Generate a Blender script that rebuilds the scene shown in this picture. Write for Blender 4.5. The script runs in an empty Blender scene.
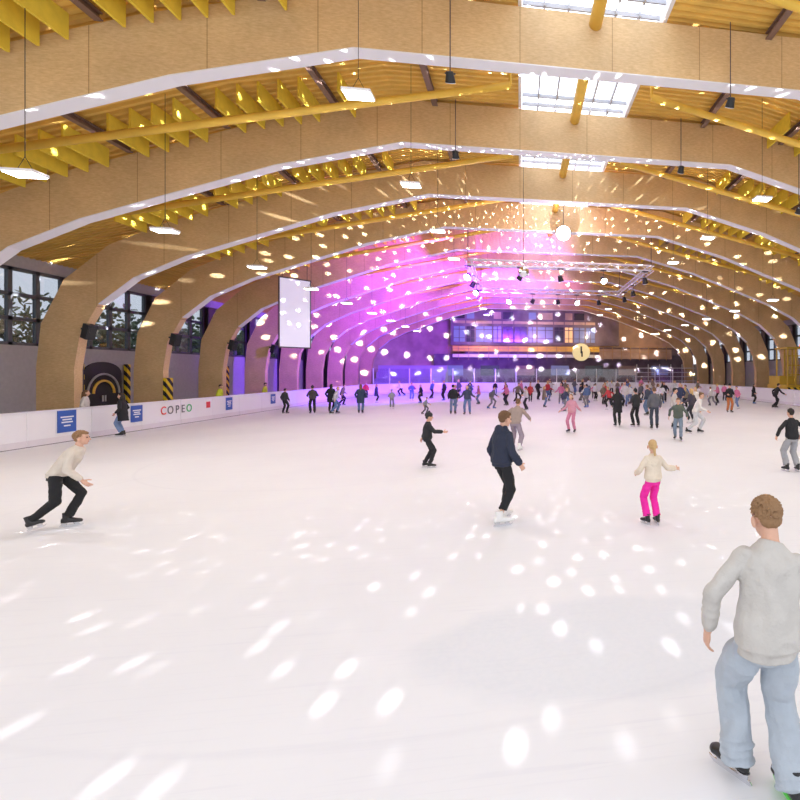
import bpy, math, random
from mathutils import Vector, Matrix, noise
import bmesh
random.seed(7)
V=Vector
scene=bpy.context.scene
COL=scene.collection
scene.view_settings.view_transform='Standard'
CX=1.95
S=5.05
AY=[13.15+S*i for i in range(11)]
YB=69.0

# ---------------------------------------------------------------- materials
def mat(name,col,rough=.6,metal=0,var=0,vscale=6,bump=0,bscale=40,emit=0,ecol=None,spec=None,stretch=None,folds=0):
    m=bpy.data.materials.new(name); m.use_nodes=True
    nt=m.node_tree; b=nt.nodes['Principled BSDF']
    c=(*col,1)
    b.inputs['Base Color'].default_value=c
    b.inputs['Roughness'].default_value=rough
    b.inputs['Metallic'].default_value=metal
    if spec is not None: b.inputs['Specular IOR Level'].default_value=spec
    if emit:
        b.inputs['Emission Color'].default_value=(*(ecol or col),1)
        b.inputs['Emission Strength'].default_value=emit
    tc=nt.nodes.new('ShaderNodeTexCoord'); src=tc.outputs['Object']
    if stretch:
        mp=nt.nodes.new('ShaderNodeMapping'); mp.inputs['Scale'].default_value=stretch
        nt.links.new(src,mp.inputs['Vector']); src=mp.outputs['Vector']
    if var:
        n=nt.nodes.new('ShaderNodeTexNoise'); n.inputs['Scale'].default_value=vscale; n.inputs['Detail'].default_value=5
        nt.links.new(src,n.inputs['Vector'])
        r=nt.nodes.new('ShaderNodeMapRange'); r.inputs['From Min'].default_value=.3; r.inputs['From Max'].default_value=.7
        r.inputs['To Min'].default_value=1-var; r.inputs['To Max'].default_value=1+var
        nt.links.new(n.outputs['Fac'],r.inputs['Value'])
        mx=nt.nodes.new('ShaderNodeVectorMath'); mx.operation='SCALE'
        mx.inputs[0].default_value=col
        nt.links.new(r.outputs['Result'],mx.inputs['Scale'])
        nt.links.new(mx.outputs['Vector'],b.inputs['Base Color'])
    last=None
    if folds:
        n=nt.nodes.new('ShaderNodeTexNoise'); n.inputs['Scale'].default_value=3.6; n.inputs['Detail'].default_value=1; n.inputs['Distortion'].default_value=1.0
        nt.links.new(src,n.inputs['Vector'])
        bp=nt.nodes.new('ShaderNodeBump'); bp.inputs['Strength'].default_value=folds; bp.inputs['Distance'].default_value=.12
        nt.links.new(n.outputs['Fac'],bp.inputs['Height']); last=bp
        nt.links.new(bp.outputs['Normal'],b.inputs['Normal'])
    if bump:
        n=nt.nodes.new('ShaderNodeTexNoise'); n.inputs['Scale'].default_value=bscale; n.inputs['Detail'].default_value=4
        nt.links.new(src,n.inputs['Vector'])
        bp=nt.nodes.new('ShaderNodeBump'); bp.inputs['Strength'].default_value=bump; bp.inputs['Distance'].default_value=.02
        if last: nt.links.new(last.outputs['Normal'],bp.inputs['Normal'])
        nt.links.new(n.outputs['Fac'],bp.inputs['Height']); nt.links.new(bp.outputs['Normal'],b.inputs['Normal'])
    return m

def wood_mat():
    m=mat('plywood',(.56,.33,.13),.5,0)
    nt=m.node_tree; b=nt.nodes['Principled BSDF']; tc=nt.nodes.new('ShaderNodeTexCoord')
    mp=nt.nodes.new('ShaderNodeMapping'); mp.inputs['Scale'].default_value=(.5,1,2.0); nt.links.new(tc.outputs['Object'],mp.inputs['Vector'])
    n=nt.nodes.new('ShaderNodeTexNoise'); n.inputs['Scale'].default_value=14; n.inputs['Detail'].default_value=7; n.inputs['Roughness'].default_value=.68
    nt.links.new(mp.outputs[0],n.inputs['Vector'])
    cr=nt.nodes.new('ShaderNodeValToRGB')
    cr.color_ramp.elements[0].position=.28; cr.color_ramp.elements[0].color=(.60,.385,.175,1)
    cr.color_ramp.elements[1].position=.72; cr.color_ramp.elements[1].color=(.80,.57,.31,1)
    nt.links.new(n.outputs['Fac'],cr.inputs['Fac'])
    n2=nt.nodes.new('ShaderNodeTexNoise'); n2.inputs['Scale'].default_value=.7; n2.inputs['Detail'].default_value=3
    nt.links.new(tc.outputs['Object'],n2.inputs['Vector'])
    mr=nt.nodes.new('ShaderNodeMapRange'); mr.inputs['From Min'].default_value=.3; mr.inputs['From Max'].default_value=.7; mr.inputs['To Min'].default_value=.88; mr.inputs['To Max'].default_value=1.06
    nt.links.new(n2.outputs['Fac'],mr.inputs['Value'])
    sc=nt.nodes.new('ShaderNodeVectorMath'); sc.operation='SCALE'; nt.links.new(cr.outputs['Color'],sc.inputs[0]); nt.links.new(mr.outputs[0],sc.inputs['Scale'])
    sp=nt.nodes.new('ShaderNodeSeparateXYZ'); nt.links.new(tc.outputs['Object'],sp.inputs[0])
    mod=nt.nodes.new('ShaderNodeMath'); mod.operation='PINGPONG'; mod.inputs[1].default_value=1.2
    nt.links.new(sp.outputs['X'],mod.inputs[0])
    lt=nt.nodes.new('ShaderNodeMath'); lt.operation='LESS_THAN'; lt.inputs[1].default_value=.010
    nt.links.new(mod.outputs[0],lt.inputs[0])
    mx=nt.nodes.new('ShaderNodeMixRGB'); mx.blend_type='MULTIPLY'; mx.inputs['Color2'].default_value=(.6,.5,.4,1)
    nt.links.new(lt.outputs[0],mx.inputs['Fac']); nt.links.new(sc.outputs['Vector'],mx.inputs['Color1'])
    nt.links.new(mx.outputs['Color'],b.inputs['Base Color'])
    return m

def ice_mat():
    m=mat('ice',(.9,.88,.9),.6,0,spec=.2)
    nt=m.node_tree; b=nt.nodes['Principled BSDF']; tc=nt.nodes.new('ShaderNodeTexCoord'); L=nt.links
    n=nt.nodes.new('ShaderNodeTexNoise'); n.inputs['Scale'].default_value=.35; n.inputs['Detail'].default_value=6
    L.new(tc.outputs['Object'],n.inputs['Vector'])
    cr=nt.nodes.new('ShaderNodeValToRGB')
    cr.color_ramp.elements[0].position=.3; cr.color_ramp.elements[0].color=(.765,.768,.808,1)
    cr.color_ramp.elements[1].position=.7; cr.color_ramp.elements[1].color=(.815,.818,.848,1)
    L.new(n.outputs['Fac'],cr.inputs['Fac'])
    mp=nt.nodes.new('ShaderNodeMapping'); mp.inputs['Location'].default_value=(-.75/1.6,-4.4/.85,0); mp.inputs['Scale'].default_value=(1/1.6,1/.85,0)
    L.new(tc.outputs['Object'],mp.inputs['Vector'])
    n2=nt.nodes.new('ShaderNodeTexNoise'); n2.inputs['Scale'].default_value=1.6; n2.inputs['Detail'].default_value=8; L.new(tc.outputs['Object'],n2.inputs['Vector'])
    ln=nt.nodes.new('ShaderNodeVectorMath'); ln.operation='LENGTH'; L.new(mp.outputs[0],ln.inputs[0])
    ad=nt.nodes.new('ShaderNodeMath'); ad.operation='ADD'; L.new(ln.outputs['Value'],ad.inputs[0])
    sc=nt.nodes.new('ShaderNodeMath'); sc.operation='MULTIPLY'; sc.inputs[1].default_value=.4; L.new(n2.outputs['Fac'],sc.inputs[0]); L.new(sc.outputs[0],ad.inputs[1])
    mr=nt.nodes.new('ShaderNodeMapRange'); mr.inputs['From Min'].default_value=1.08; mr.inputs['From Max'].default_value=1.26; mr.inputs['To Min'].default_value=1; mr.inputs['To Max'].default_value=0
    L.new(ad.outputs[0],mr.inputs['Value'])
    n3=nt.nodes.new('ShaderNodeTexNoise'); n3.inputs['Scale'].default_value=20; n3.inputs['Detail'].default_value=8; L.new(tc.outputs['Object'],n3.inputs['Vector'])
    m3=nt.nodes.new('ShaderNodeMapRange'); m3.inputs['From Min'].default_value=.35; m3.inputs['From Max'].default_value=.65; m3.inputs['To Min'].default_value=.42; m3.inputs['To Max'].default_value=.6
    L.new(n3.outputs['Fac'],m3.inputs['Value'])
    mu=nt.nodes.new('ShaderNodeMath'); mu.operation='MULTIPLY'; L.new(mr.outputs[0],mu.inputs[0]); L.new(m3.outputs[0],mu.inputs[1])
    mx=nt.nodes.new('ShaderNodeMixRGB'); mx.inputs['Color2'].default_value=(.67,.70,.76,1)
    L.new(mu.outputs[0],mx.inputs['Fac']); L.new(cr.outputs['Color'],mx.inputs['Color1'])
    prev=mx
    for (cx,cy,r,st) in ((-5.0,15.5,4.5,.14),(1.95,33,4.5,.35),(-1.0,11.0,7.6,.12)):
        mp=nt.nodes.new('ShaderNodeMapping'); mp.inputs['Location'].default_value=(-cx,-cy,0); L.new(tc.outputs['Object'],mp.inputs['Vector'])
        ln=nt.nodes.new('ShaderNodeVectorMath'); ln.operation='LENGTH'; L.new(mp.outputs[0],ln.inputs[0])
        s1=nt.nodes.new('ShaderNodeMath'); s1.operation='SUBTRACT'; s1.inputs[1].default_value=r; L.new(ln.outputs['Value'],s1.inputs[0])
        a1=nt.nodes.new('ShaderNodeMath'); a1.operation='ABSOLUTE'; L.new(s1.outputs[0],a1.inputs[0])
        r1=nt.nodes.new('ShaderNodeMapRange'); r1.inputs['From Min'].default_value=.01; r1.inputs['From Max'].default_value=.05; r1.inputs['To Min'].default_value=st; r1.inputs['To Max'].default_value=0
        L.new(a1.outputs[0],r1.inputs['Value'])
        mm=nt.nodes.new('ShaderNodeMixRGB'); mm.inputs['Color2'].default_value=(.6,.6,.68,1); L.new(r1.outputs[0],mm.inputs['Fac']); L.new(prev.outputs['Color'],mm.inputs['Color1']); prev=mm
    for (rot,sx,sy,st) in ((.5,.5,9,.25),(-.9,.4,12,.20)):
        mp=nt.nodes.new('ShaderNodeMapping'); mp.inputs['Scale'].default_value=(sx,sy,1); mp.inputs['Rotation'].default_value=(0,0,rot); L.new(tc.outputs['Object'],mp.inputs['Vector'])
        n4=nt.nodes.new('ShaderNodeTexNoise'); n4.inputs['Scale'].default_value=2.2; n4.inputs['Detail'].default_value=5; n4.inputs['Distortion'].default_value=.6; L.new(mp.outputs[0],n4.inputs['Vector'])
        m4=nt.nodes.new('ShaderNodeMapRange'); m4.inputs['From Min'].default_value=.58; m4.inputs['From Max'].default_value=.7; m4.inputs['To Min'].default_value=0; m4.inputs['To Max'].default_value=st
        L.new(n4.outputs['Fac'],m4.inputs['Value'])
        mm=nt.nodes.new('ShaderNodeMixRGB'); mm.inputs['Color2'].default_value=(.68,.68,.75,1); L.new(m4.outputs[0],mm.inputs['Fac']); L.new(prev.outputs['Color'],mm.inputs['Color1']); prev=mm
    L.new(prev.outputs['Color'],b.inputs['Base Color'])
    return m

def hazard_mat():
    m=mat('hazard_stripes',(.8,.6,.02),.6)
    nt=m.node_tree; b=nt.nodes['Principled BSDF']; tc=nt.nodes.new('ShaderNodeTexCoord')
    w=nt.nodes.new('ShaderNodeTexWave'); w.bands_direction='DIAGONAL'; w.inputs['Scale'].default_value=1.3
    nt.links.new(tc.outputs['Object'],w.inputs['Vector'])
    cr=nt.nodes.new('ShaderNodeValToRGB'); cr.color_ramp.interpolation='CONSTANT'
    cr.color_ramp.elements[0].color=(.01,.01,.01,1); cr.color_ramp.elements[1].position=.5; cr.color_ramp.elements[1].color=(.85,.62,.02,1)
    nt.links.new(w.outputs['Color'],cr.inputs['Fac']); nt.links.new(cr.outputs['Color'],b.inputs['Base Color'])
    return m
def glass_mat(name,tint=(.9,.92,1),fac=.12):
    m=bpy.data.materials.new(name); m.use_nodes=True; nt=m.node_tree
    for n in list(nt.nodes): nt.nodes.remove(n)
    o=nt.nodes.new('ShaderNodeOutputMaterial'); mx=nt.nodes.new('ShaderNodeMixShader'); t=nt.nodes.new('ShaderNodeBsdfTransparent'); g=nt.nodes.new('ShaderNodeBsdfGlossy')
    t.inputs[0].default_value=(*tint,1); g.inputs['Roughness'].default_value=.05; mx.inputs[0].default_value=fac
    nt.links.new(t.outputs[0],mx.inputs[1]); nt.links.new(g.outputs[0],mx.inputs[2]); nt.links.new(mx.outputs[0],o.inputs[0])
    return m

M=dict(
 wood=wood_mat(), ice=ice_mat(), hazard=hazard_mat(),
 edge=mat('ice_lit_soffit',(.84,.82,.84),.6),  # light reflected up from the ice, put into the soffit colour
 yellow=mat('yellow_paint',(.88,.56,.08),.5,var=.08,vscale=2),
 dyellow=mat('dark_yellow_paint',(.55,.36,.04),.5,var=.08,vscale=2),
 deck=mat('yellow_roof_deck',(.80,.50,.11),.6,var=.12,vscale=1.2),
 baffle=mat('yellow_baffle_felt',(.88,.65,.06),.8,var=.06,vscale=5),
 steel=mat('dark_steel',(.09,.07,.09),.5,.3),
 brace=mat('brown_steel',(.24,.15,.12),.5,.2),
 alu=mat('aluminium',(.85,.85,.9),.35,.4),
 trussm=mat('truss_white_aluminium',(.82,.79,.84),.45,.05),
 sash=mat('grey_glazing_bar',(.12,.13,.15),.5,.2),
 skybar=mat('pale_glazing_bar',(.42,.42,.46),.5,.1),
 white=mat('white_plastic',(.82,.81,.84),.4),
 kick=mat('kick_strip',(.74,.70,.74),.5),
 wallp=mat('pale_wall_paint',(.42,.42,.43),.8,var=.06),
 black=mat('black_plastic',(.015,.015,.018),.5),
 blue=mat('blue_print',(.03,.10,.42),.5),
 bluewin=mat('lit_blue_window',(.12,.14,.28),.2,emit=.19,ecol=(.48,.5,.9)),
 darkwin=mat('dark_window',(.05,.05,.07),.15),
 warm=mat('warm_lit_window',(.8,.5,.2),.4,emit=.45,ecol=(1,.66,.28)),
 lamp=mat('lamp_diffuser',(1,1,1),.5,emit=14,ecol=(1,.98,.92)),
 spot=mat('floodlight_lens',(1,1,1),.5,emit=60,ecol=(1,.98,1)),
 sky=mat('daylight_glazing',(.8,.85,1),.3,emit=2.2,ecol=(.82,.90,1)),
 glass=glass_mat('clear_glass',(.70,.73,.77)), shield=glass_mat('rink_shield_glass',(.93,.93,.97),.06),
 screen=mat('projection_screen',(.5,.48,.58),.8,emit=.5,ecol=(.82,.76,1)),
 orange=mat('orange_panel',(.50,.30,.14),.6,var=.2,vscale=.8),
 endwall=mat('end_wall_timber',(.48,.34,.28),.7,var=.25,vscale=.6),
 darkwall=mat('dark_wall',(.16,.12,.16),.7,var=.3,vscale=.8),
 mirror=mat('mirror_facets',(.9,.9,.95),.08,1),
 red=mat('red_print',(.75,.05,.05),.5), green=mat('green_print',(.05,.45,.15),.5), grey=mat('grey_print',(.15,.15,.17),.5),
 leaf=mat('foliage',(.17,.21,.13),.9,var=.5,vscale=2), bark=mat('bark',(.16,.12,.09),.9,var=.3),
 grass=mat('grass',(.08,.11,.05),.9,var=.3,vscale=1),
 skin=mat('skin',(.66,.38,.27),.5,var=.05,vscale=20),
 eye=mat('eye',(.03,.02,.02),.15), lip=mat('lip',(.5,.16,.14),.5),
 blade=mat('skate_blade_steel',(.75,.75,.78),.25,.9), gblade=mat('green_skate_holder',(.15,.75,.12),.4),
 concrete=mat('walkway_rubber',(.16,.15,.16),.85,var=.1),
)
# ---------------------------------------------------------------- geometry collector
class G:
    def __init__(s): s.v=[]; s.f=[]
    def add(s,vs,fs):
        o=len(s.v); s.v+= [tuple(v) for v in vs]; s.f+=[tuple(i+o for i in f) for f in fs]
    def box(s,c,d,R=None):
        c=V(c); vs=[]
        for z in(-.5,.5):
            for y in(-.5,.5):
                for x in(-.5,.5):
                    p=V((x*d[0],y*d[1],z*d[2])); 
                    if R: p=R@p
                    vs.append(c+p)
        s.add(vs,[(0,2,3,1),(4,5,7,6),(0,1,5,4),(2,6,7,3),(0,4,6,2),(1,3,7,5)])
    def loft(s,rings,n=16,cap=True):
        vs=[];fs=[]
        for (c,a,b) in rings:
            for i in range(n):
                t=2*math.pi*i/n; vs.append(V(c)+V(a)*math.cos(t)+V(b)*math.sin(t))
        for k in range(len(rings)-1):
            for i in range(n):
                j=(i+1)%n; fs.append((k*n+i,k*n+j,(k+1)*n+j,(k+1)*n+i))
        if cap:
            fs.append(tuple(reversed(range(n)))); m=(len(rings)-1)*n; fs.append(tuple(m+i for i in range(n)))
        s.add(vs,fs)
    def cyl(s,p0,p1,r0,r1=None,n=12):
        p0=V(p0);p1=V(p1); r1=r0 if r1 is None else r1
        d=(p1-p0).normalized(); a=d.orthogonal().normalized(); b=d.cross(a)
        s.loft([(p0,a*r0,b*r0),(p1,a*r1,b*r1)],n)
    def ell(s,c,r,R=None,nu=14,nv=9):
        c=V(c); vs=[];fs=[]
        def T(x,y,z):
            p=V((x*r[0],y*r[1],z*r[2])); return c+(R@p if R else p)
        vs.append(T(0,0,-1))
        for j in range(1,nv):
            ph=-math.pi/2+math.pi*j/nv
            for i in range(nu):
                t=2*math.pi*i/nu; vs.append(T(math.cos(t)*math.cos(ph),math.sin(t)*math.cos(ph),math.sin(ph)))
        vs.append(T(0,0,1)); last=len(vs)-1
        for i in range(nu):
            j=(i+1)%nu; fs.append((0,1+j,1+i)); fs.append((last,last-nu+i,last-nu+j))
        for k in range(nv-2):
            for i in range(nu):
                j=(i+1)%nu; a=1+k*nu; fs.append((a+i,a+j,a+nu+j,a+nu+i))
        s.add(vs,fs)
    def cap(s,p0,p1,r0,r1,e0=True,e1=True,n=14):
        s.cyl(p0,p1,r0,r1,n)
        if e0: s.ell(p0,(r0,)*3)
        if e1: s.ell(p1,(r1,)*3)
    def mesh(s,name='m',smooth=False):
        me=bpy.data.meshes.new(name); me.from_pydata(s.v,[],s.f); me.update()
        if smooth: me.polygons.foreach_set('use_smooth',[True]*len(me.polygons))
        return me
def obj(name,g,m,parent=None,label=None,cat=None,kind=None,group=None,loc=None,smooth=False,rot=None):
    me=g.mesh(name,smooth) if isinstance(g,G) else g
    o=bpy.data.objects.new(name,me); COL.objects.link(o)
    if m is not None:
        if len(me.materials)==0: me.materials.append(m)
        if me.materials[0]!=m:
            o.material_slots[0].link='OBJECT'; o.material_slots[0].material=m
    if parent: o.parent=parent
    tag(o,label,cat,kind,group)
    if loc: o.location=loc
    if rot: o.rotation_euler=rot
    return o
def tag(o,label=None,cat=None,kind=None,group=None):
    if label:o['label']=label
    if cat:o['category']=cat
    if kind:o['kind']=kind
    if group:o['group']=group
def empty(name,loc,label,cat,group=None,rot=None,scale=None):
    o=bpy.data.objects.new(name,None); COL.objects.link(o); o.location=loc; o.empty_display_size=.2
    if rot:o.rotation_euler=rot
    if scale:o.scale=(scale,)*3
    tag(o,label,cat,None,group); return o

# ---------------------------------------------------------------- shell
g=G(); g.box((2,36,-.1),(44,72,.2)); obj('floor',g,M['concrete'],kind='structure',label='dark rubber walkway floor around the rink')
XL,XR,YF,RC=-15.3,19.1,60.0,8.0
path=[(XL,1.5),(XL,YF-RC)]
for i in range(1,9):
    a=math.pi-math.pi/2*i/8; path.append((XL+RC+RC*math.cos(a),YF-RC+RC*math.sin(a)))
path.append((XR-RC,YF))
for i in range(1,9):
    a=math.pi/2-math.pi/2*i/8; path.append((XR-RC+RC*math.cos(a),YF-RC+RC*math.sin(a)))
path.append((XR,1.5))
g=G(); n=len(path); g.add([(x,y,.0) for x,y in path]+[(x,y,.012) for x,y in path],[tuple(reversed(range(n,2*n))),tuple(range(n))]+[(i,(i+1)%n,n+(i+1)%n,n+i) for i in range(n)])
me=g.mesh('ice')
bm=bmesh.new(); bm.from_mesh(me); bmesh.ops.recalc_face_normals(bm,faces=bm.faces); bm.to_mesh(me); bm.free()
obj('ice_rink',me,M['ice'],label='smooth white skating ice sheet with faint painted circles',cat='ice rink')

inner=[(-17.6,0),(-17.6,2.5),(-17.4,3.9),(-16.75,5.15),(-15.5,6.25),(-13.6,7.2),(-11.3,8.05),(-8,9.25),(-4,10.30)]
dep=[1.3,1.3,1.38,1.5,1.55,1.5,1.48,1.45,1.45]
NI=len(inner)
def outer_pts():
    out=[]
    P=[V((x,z)) for x,z in inner]+[V((2*CX+4,10.30))]
    for i in range(NI):
        if i==0: nrm=V((-1,0)); k=1
        else:
            a=(P[i]-P[i-1]).normalized(); b=(P[i+1]-P[i]).normalized()
            na=V((-a.y,a.x)); nb=V((-b.y,b.x)); nrm=(na+nb).normalized(); k=1/max(.5,nrm.dot(na))
        out.append(P[i]+nrm*dep[i]*k)
    return [(p.x,p.y) for p in out]
outer=outer_pts()
full_in=inner+[(2*CX-x,z) for x,z in reversed(inner)]
full_out=outer+[(2*CX-x,z) for x,z in reversed(outer)]
T=.40
def arch_mesh():
    g=G(); n=len(full_in)
    vs=[(x,-T/2,z) for x,z in full_in]+[(x,-T/2,z) for x,z in full_out]+[(x,T/2,z) for x,z in full_in]+[(x,T/2,z) for x,z in full_out]
    fs=[]
    for i in range(n-1):
        fs.append((i,i+1,n+i+1,n+i)); fs.append((2*n+i,3*n+i,3*n+i+1,2*n+i+1)); fs.append((n+i,n+i+1,3*n+i+1,3*n+i)); fs.append((i,2*n+i,2*n+i+1,i+1))
    fs+= [(0,n,3*n,2*n),(n-1,3*n-1,4*n-1,2*n-1)]
    g.add(vs,fs); me=g.mesh('arch')
    bm=bmesh.new(); bm.from_mesh(me); bmesh.ops.recalc_face_normals(bm,faces=bm.faces); bm.to_mesh(me); bm.free()
    return me
def soffit_mesh():
    g=G(); n=len(full_in); t=.03
    P=[V((x,z)) for x,z in full_in]; sh=[]
    for i in range(n):
        a=(P[i]-P[i-1]).normalized() if i>0 else (P[1]-P[0]).normalized()
        b=(P[i+1]-P[i]).normalized() if i<n-1 else a
        nn=(V((a.y,-a.x))+V((b.y,-b.x))).normalized(); sh.append(P[i]+nn*t)
    I=list(range(3,n-3)); m=len(I)
    vs=[]
    for y in(-T/2-.01,T/2+.01):
        vs+=[(P[i].x,y,P[i].y) for i in I]+[(sh[i].x,y,sh[i].y) for i in I]
    fs=[]
    for k in range(m-1):
        fs+=[(k,k+1,m+k+1,m+k),(2*m+k,3*m+k,3*m+k+1,2*m+k+1),(m+k,m+k+1,3*m+k+1,3*m+k),(k,2*m+k,2*m+k+1,k+1)]
    g.add(vs,fs); return g.mesh('soffit')
am=arch_mesh(); sm=soffit_mesh()
pad=G(); pad.box((-17.5,0,1.35),(.14,.5,1.5)); padm=pad.mesh('pad')
pad2=G(); pad2.box((2*CX+17.5,0,1.35),(.14,.5,1.5)); padm2=pad2.mesh('pad')
for i,y in enumerate(AY):
    a=obj('timber_arch',am,M['wood'],loc=(0,y,0),label='faceted plywood timber roof arch with pale soffit coloured as lit by the ice',cat='arch',group='timber roof arches')
    obj('soffit',sm,M['edge'],parent=a,label='underside strip with ice bounce light put into its colour')
    if i in(3,):
        obj('protective_pad',padm,M['hazard'],parent=a,label='black and yellow striped pad')
    if i in (5,): obj('protective_pad',padm2,M['hazard'],parent=a,label='black and yellow striped pad')

roofL=[(-20.6,7.1),(-15.9,8.35),(-12.2,9.62),(-8.5,10.92),(-4.2,11.85),(0.0,11.95)]
def deck(pts):
    g=G(); ys=[];y=4.0
    while y<YB+.3:
        ys+= [(y,0),(y+.10,0),(y+.13,.09),(y+.23,.09)]; y+=.26
    m=len(pts)
    vs=[(x,yy,z+h) for yy,h in ys for x,z in pts]
    fs=[(k*m+i,k*m+i+1,(k+1)*m+i+1,(k+1)*m+i) for k in range(len(ys)-1) for i in range(m-1)]
    g.add(vs,fs); return g
obj('ceiling',deck(roofL),M['deck'],kind='structure',label='yellow corrugated roof deck')
obj('ceiling',deck([(2*CX-x,z) for x,z in reversed(roofL)]),M['deck'],kind='structure',label='yellow corrugated roof deck')
def roofz(x):
    if x>CX: x=2*CX-x
    for (x0,z0),(x1,z1) in zip(roofL,roofL[1:]):
        if x0<=x<=x1: return z0+(z1-z0)*(x-x0)/(x1-x0)
    return 11.95
bays=[(y-S+T/2,y-T/2) for y in AY]+[(AY[-1]+T/2,YB)]
wn=1
for (a,b) in bays:
    g=G(); g.box((CX,(a+b)/2,12.35),(3.8,b-a+.4,.03))
    w=obj('window_%d'%wn,g,M['sky'],kind='structure',label='bright roof skylight glazing'); wn+=1
    f=G()
    for k in range(1,6): f.box((.65*k,(a+b)/2,12.22),(.05,b-a,.16))
    for yy in (a+.1,a+(b-a)*.5,b-.1): f.box((CX,yy,12.22),(3.76,.05,.12))
    obj('frame',f,M['skybar'],parent=w,label='grey metal glazing bars')
for sx in(0,3.9):
    g=G(); g.box((sx,(4+YB)/2,12.15),(.1,YB-4,.42)); obj('trim_%d'%(1 if sx==0 else 2),g,M['white'],kind='structure',label='pale skylight kerb')
def bay_strut(a,b,side):
    y=(a+b)/2; x0,z0,x1,z1=-14.2,8.22,-.3,11.25
    if side>0: x0,x1=2*CX-x0,2*CX-x1
    g=G(); g.cyl((x0,y,z0),(x1,y,z1),.11,n=16)
    g.cyl((x1,y,z1),(x1,y,11.95),.05)
    obj('roof_strut',g,M['yellow'],smooth=True,label='yellow round tubular roof strut under the deck',cat='pipe',group='roof struts')
PX=[-15.0+.56*k for k in range(18)]
for bi,(a,b) in enumerate(bays[:-1]):
    bay_strut(a,b,-1); bay_strut(a,b,1)
    for x in (PX[5],PX[10],PX[16],-2.9,6.8,2*CX-PX[16],2*CX-PX[10],2*CX-PX[5]):
        z=roofz(x)-.26; g=G()
        g.box((x,(a+b)/2,z),(.18,b-a,.03)); g.box((x,(a+b)/2,z+.16),(.18,b-a,.03)); g.box((x,(a+b)/2,z+.08),(.03,b-a,.16))
        obj('steel_purlin',g,M['brace'],label='dark steel I-section purlin between arches',cat='beam',group='steel purlins')
    g=G(); g.cyl((CX,a,11.5),(CX,b,11.5),.17,n=16)
    obj('ridge_pipe',g,M['yellow'],smooth=True,label='yellow pipe below the roof skylight',cat='pipe',group='ridge pipes')
bg=G(); bg.box((0,-.17,-.29),(.055,1.6,.58))
bmesh_=bg.mesh('baffle')
for bi,(a,b) in enumerate(bays[:9]):
    for k in range(18):
        if k in (5,10,16): continue
        x=PX[k]
        for s in (0,1):
            xx=x if s==0 else 2*CX-x
            obj('acoustic_baffle',bmesh_,M['baffle'],loc=(xx,b-.70,roofz(xx)-.02),label='yellow vertical acoustic baffle panel under the roof',cat='baffle',group='roof acoustic baffles')

WX=-20.5
g=G(); g.box((WX,37,1.75),(.3,66,3.5)); g.box((WX,37,6.95),(.3,66,.5))
obj('wall_left',g,M['wallp'],kind='structure',label='pale grey side wall below strip windows')
g=G(); g.box((2*CX-WX,37,1.75),(.3,66,3.5)); g.box((2*CX-WX,37,6.95),(.3,66,.5))
obj('wall_right',g,M['wallp'],kind='structure',label='pale grey side wall below strip windows')
g=G(); g.add([(WX,YB,0),(2*CX-WX,YB,0)]+[(2*CX-x,YB,z+.1) for x,z in roofL]+[(x,YB,z+.1) for x,z in reversed(roofL)],[tuple(range(14))])
obj('wall_back',g,M['endwall'],kind='structure',label='brown timber end wall')
for side in (-1,1):
    X=WX if side<0 else 2*CX-WX
    for i in range(11):
        y0=11.2+S*i; y1=y0+S
        p=G(); p.box((X,(y0+y1)/2,5.1),(.02,S-.3,3.2))
        w=obj('window_%d'%wn,p,M['glass'],kind='structure',label='side window with dark mullions'); wn+=1
        f=G()
        for k in range(5): f.box((X,y0+.15+(S-.3)*k/4,5.1),(.14,.18,3.2))
        for z in (3.56,4.6,5.6,6.64): f.box((X,(y0+y1)/2,z),(.14,S-.3,.15))
        obj('frame',f,M['sash'],parent=w,label='grey steel window frame')
        c=G(); xx=X-side*.35
        c.box((xx-.15,y0,3.3),(.04,.7,6.6)); c.box((xx+.15,y0,3.3),(.04,.7,6.6)); c.box((xx,y0,3.3),(.3,.05,6.6))
        obj('steel_column',c,M['steel'],label='dark steel H-section column against the side wall',cat='column',group='side wall columns')
dn=1
for y in (28.2,37.2):
    g=G(); g.box((WX+.19,y,1.15),(.08,2.3,2.3)); g.loft([(V((WX+.15,y,2.3)),V((0,1.15,0)),V((0,0,.6))),(V((WX+.23,y,2.3)),V((0,1.15,0)),V((0,0,.6)))],24)
    d=obj('door_%d'%dn,g,M['black'],kind='structure',label='arched black double door with painted curved stripes'); dn+=1
    for (r_,w_,m_) in ((.95,.10,'wallp'),(.62,.12,'yellow')):
        h=G(); N_=18
        for q in range(N_):
            t0,t1=math.pi*q/N_,math.pi*(q+1)/N_
            p0=V((WX+.25,y+math.cos(t0)*r_,1.35+math.sin(t0)*r_)); p1=V((WX+.25,y+math.cos(t1)*r_,1.35+math.sin(t1)*r_))
            h.cyl(p0,p1,w_/2,n=6)
        obj('painted_arc',h,M[m_],parent=d)
    h=G(); h.box((WX+.26,y-.08,1.1),(.05,.03,.3)); obj('handle',h,M['alu'],parent=d)
    h=G(); h.box((WX+.26,y+.08,1.1),(.05,.03,.3)); obj('handle',h,M['alu'],parent=d)
    for q in(-1.4,1.4):
        h=G(); h.box((WX+.3,y+q,1.4),(.16,.22,2.8)); obj('door_post',h,M['hazard'],parent=d,label='black and yellow striped door post')
tg=G(); tg.cyl((0,0,0),(0,0,4),.22,.12,10)
for a in range(5): tg.cyl((0,0,2.5+.3*a),(math.cos(a*1.3)*1.3,math.sin(a*1.3)*1.3,4.3+.3*a),.08,.03,6)
tm=tg.mesh('trunk')
cg=G()
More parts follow.
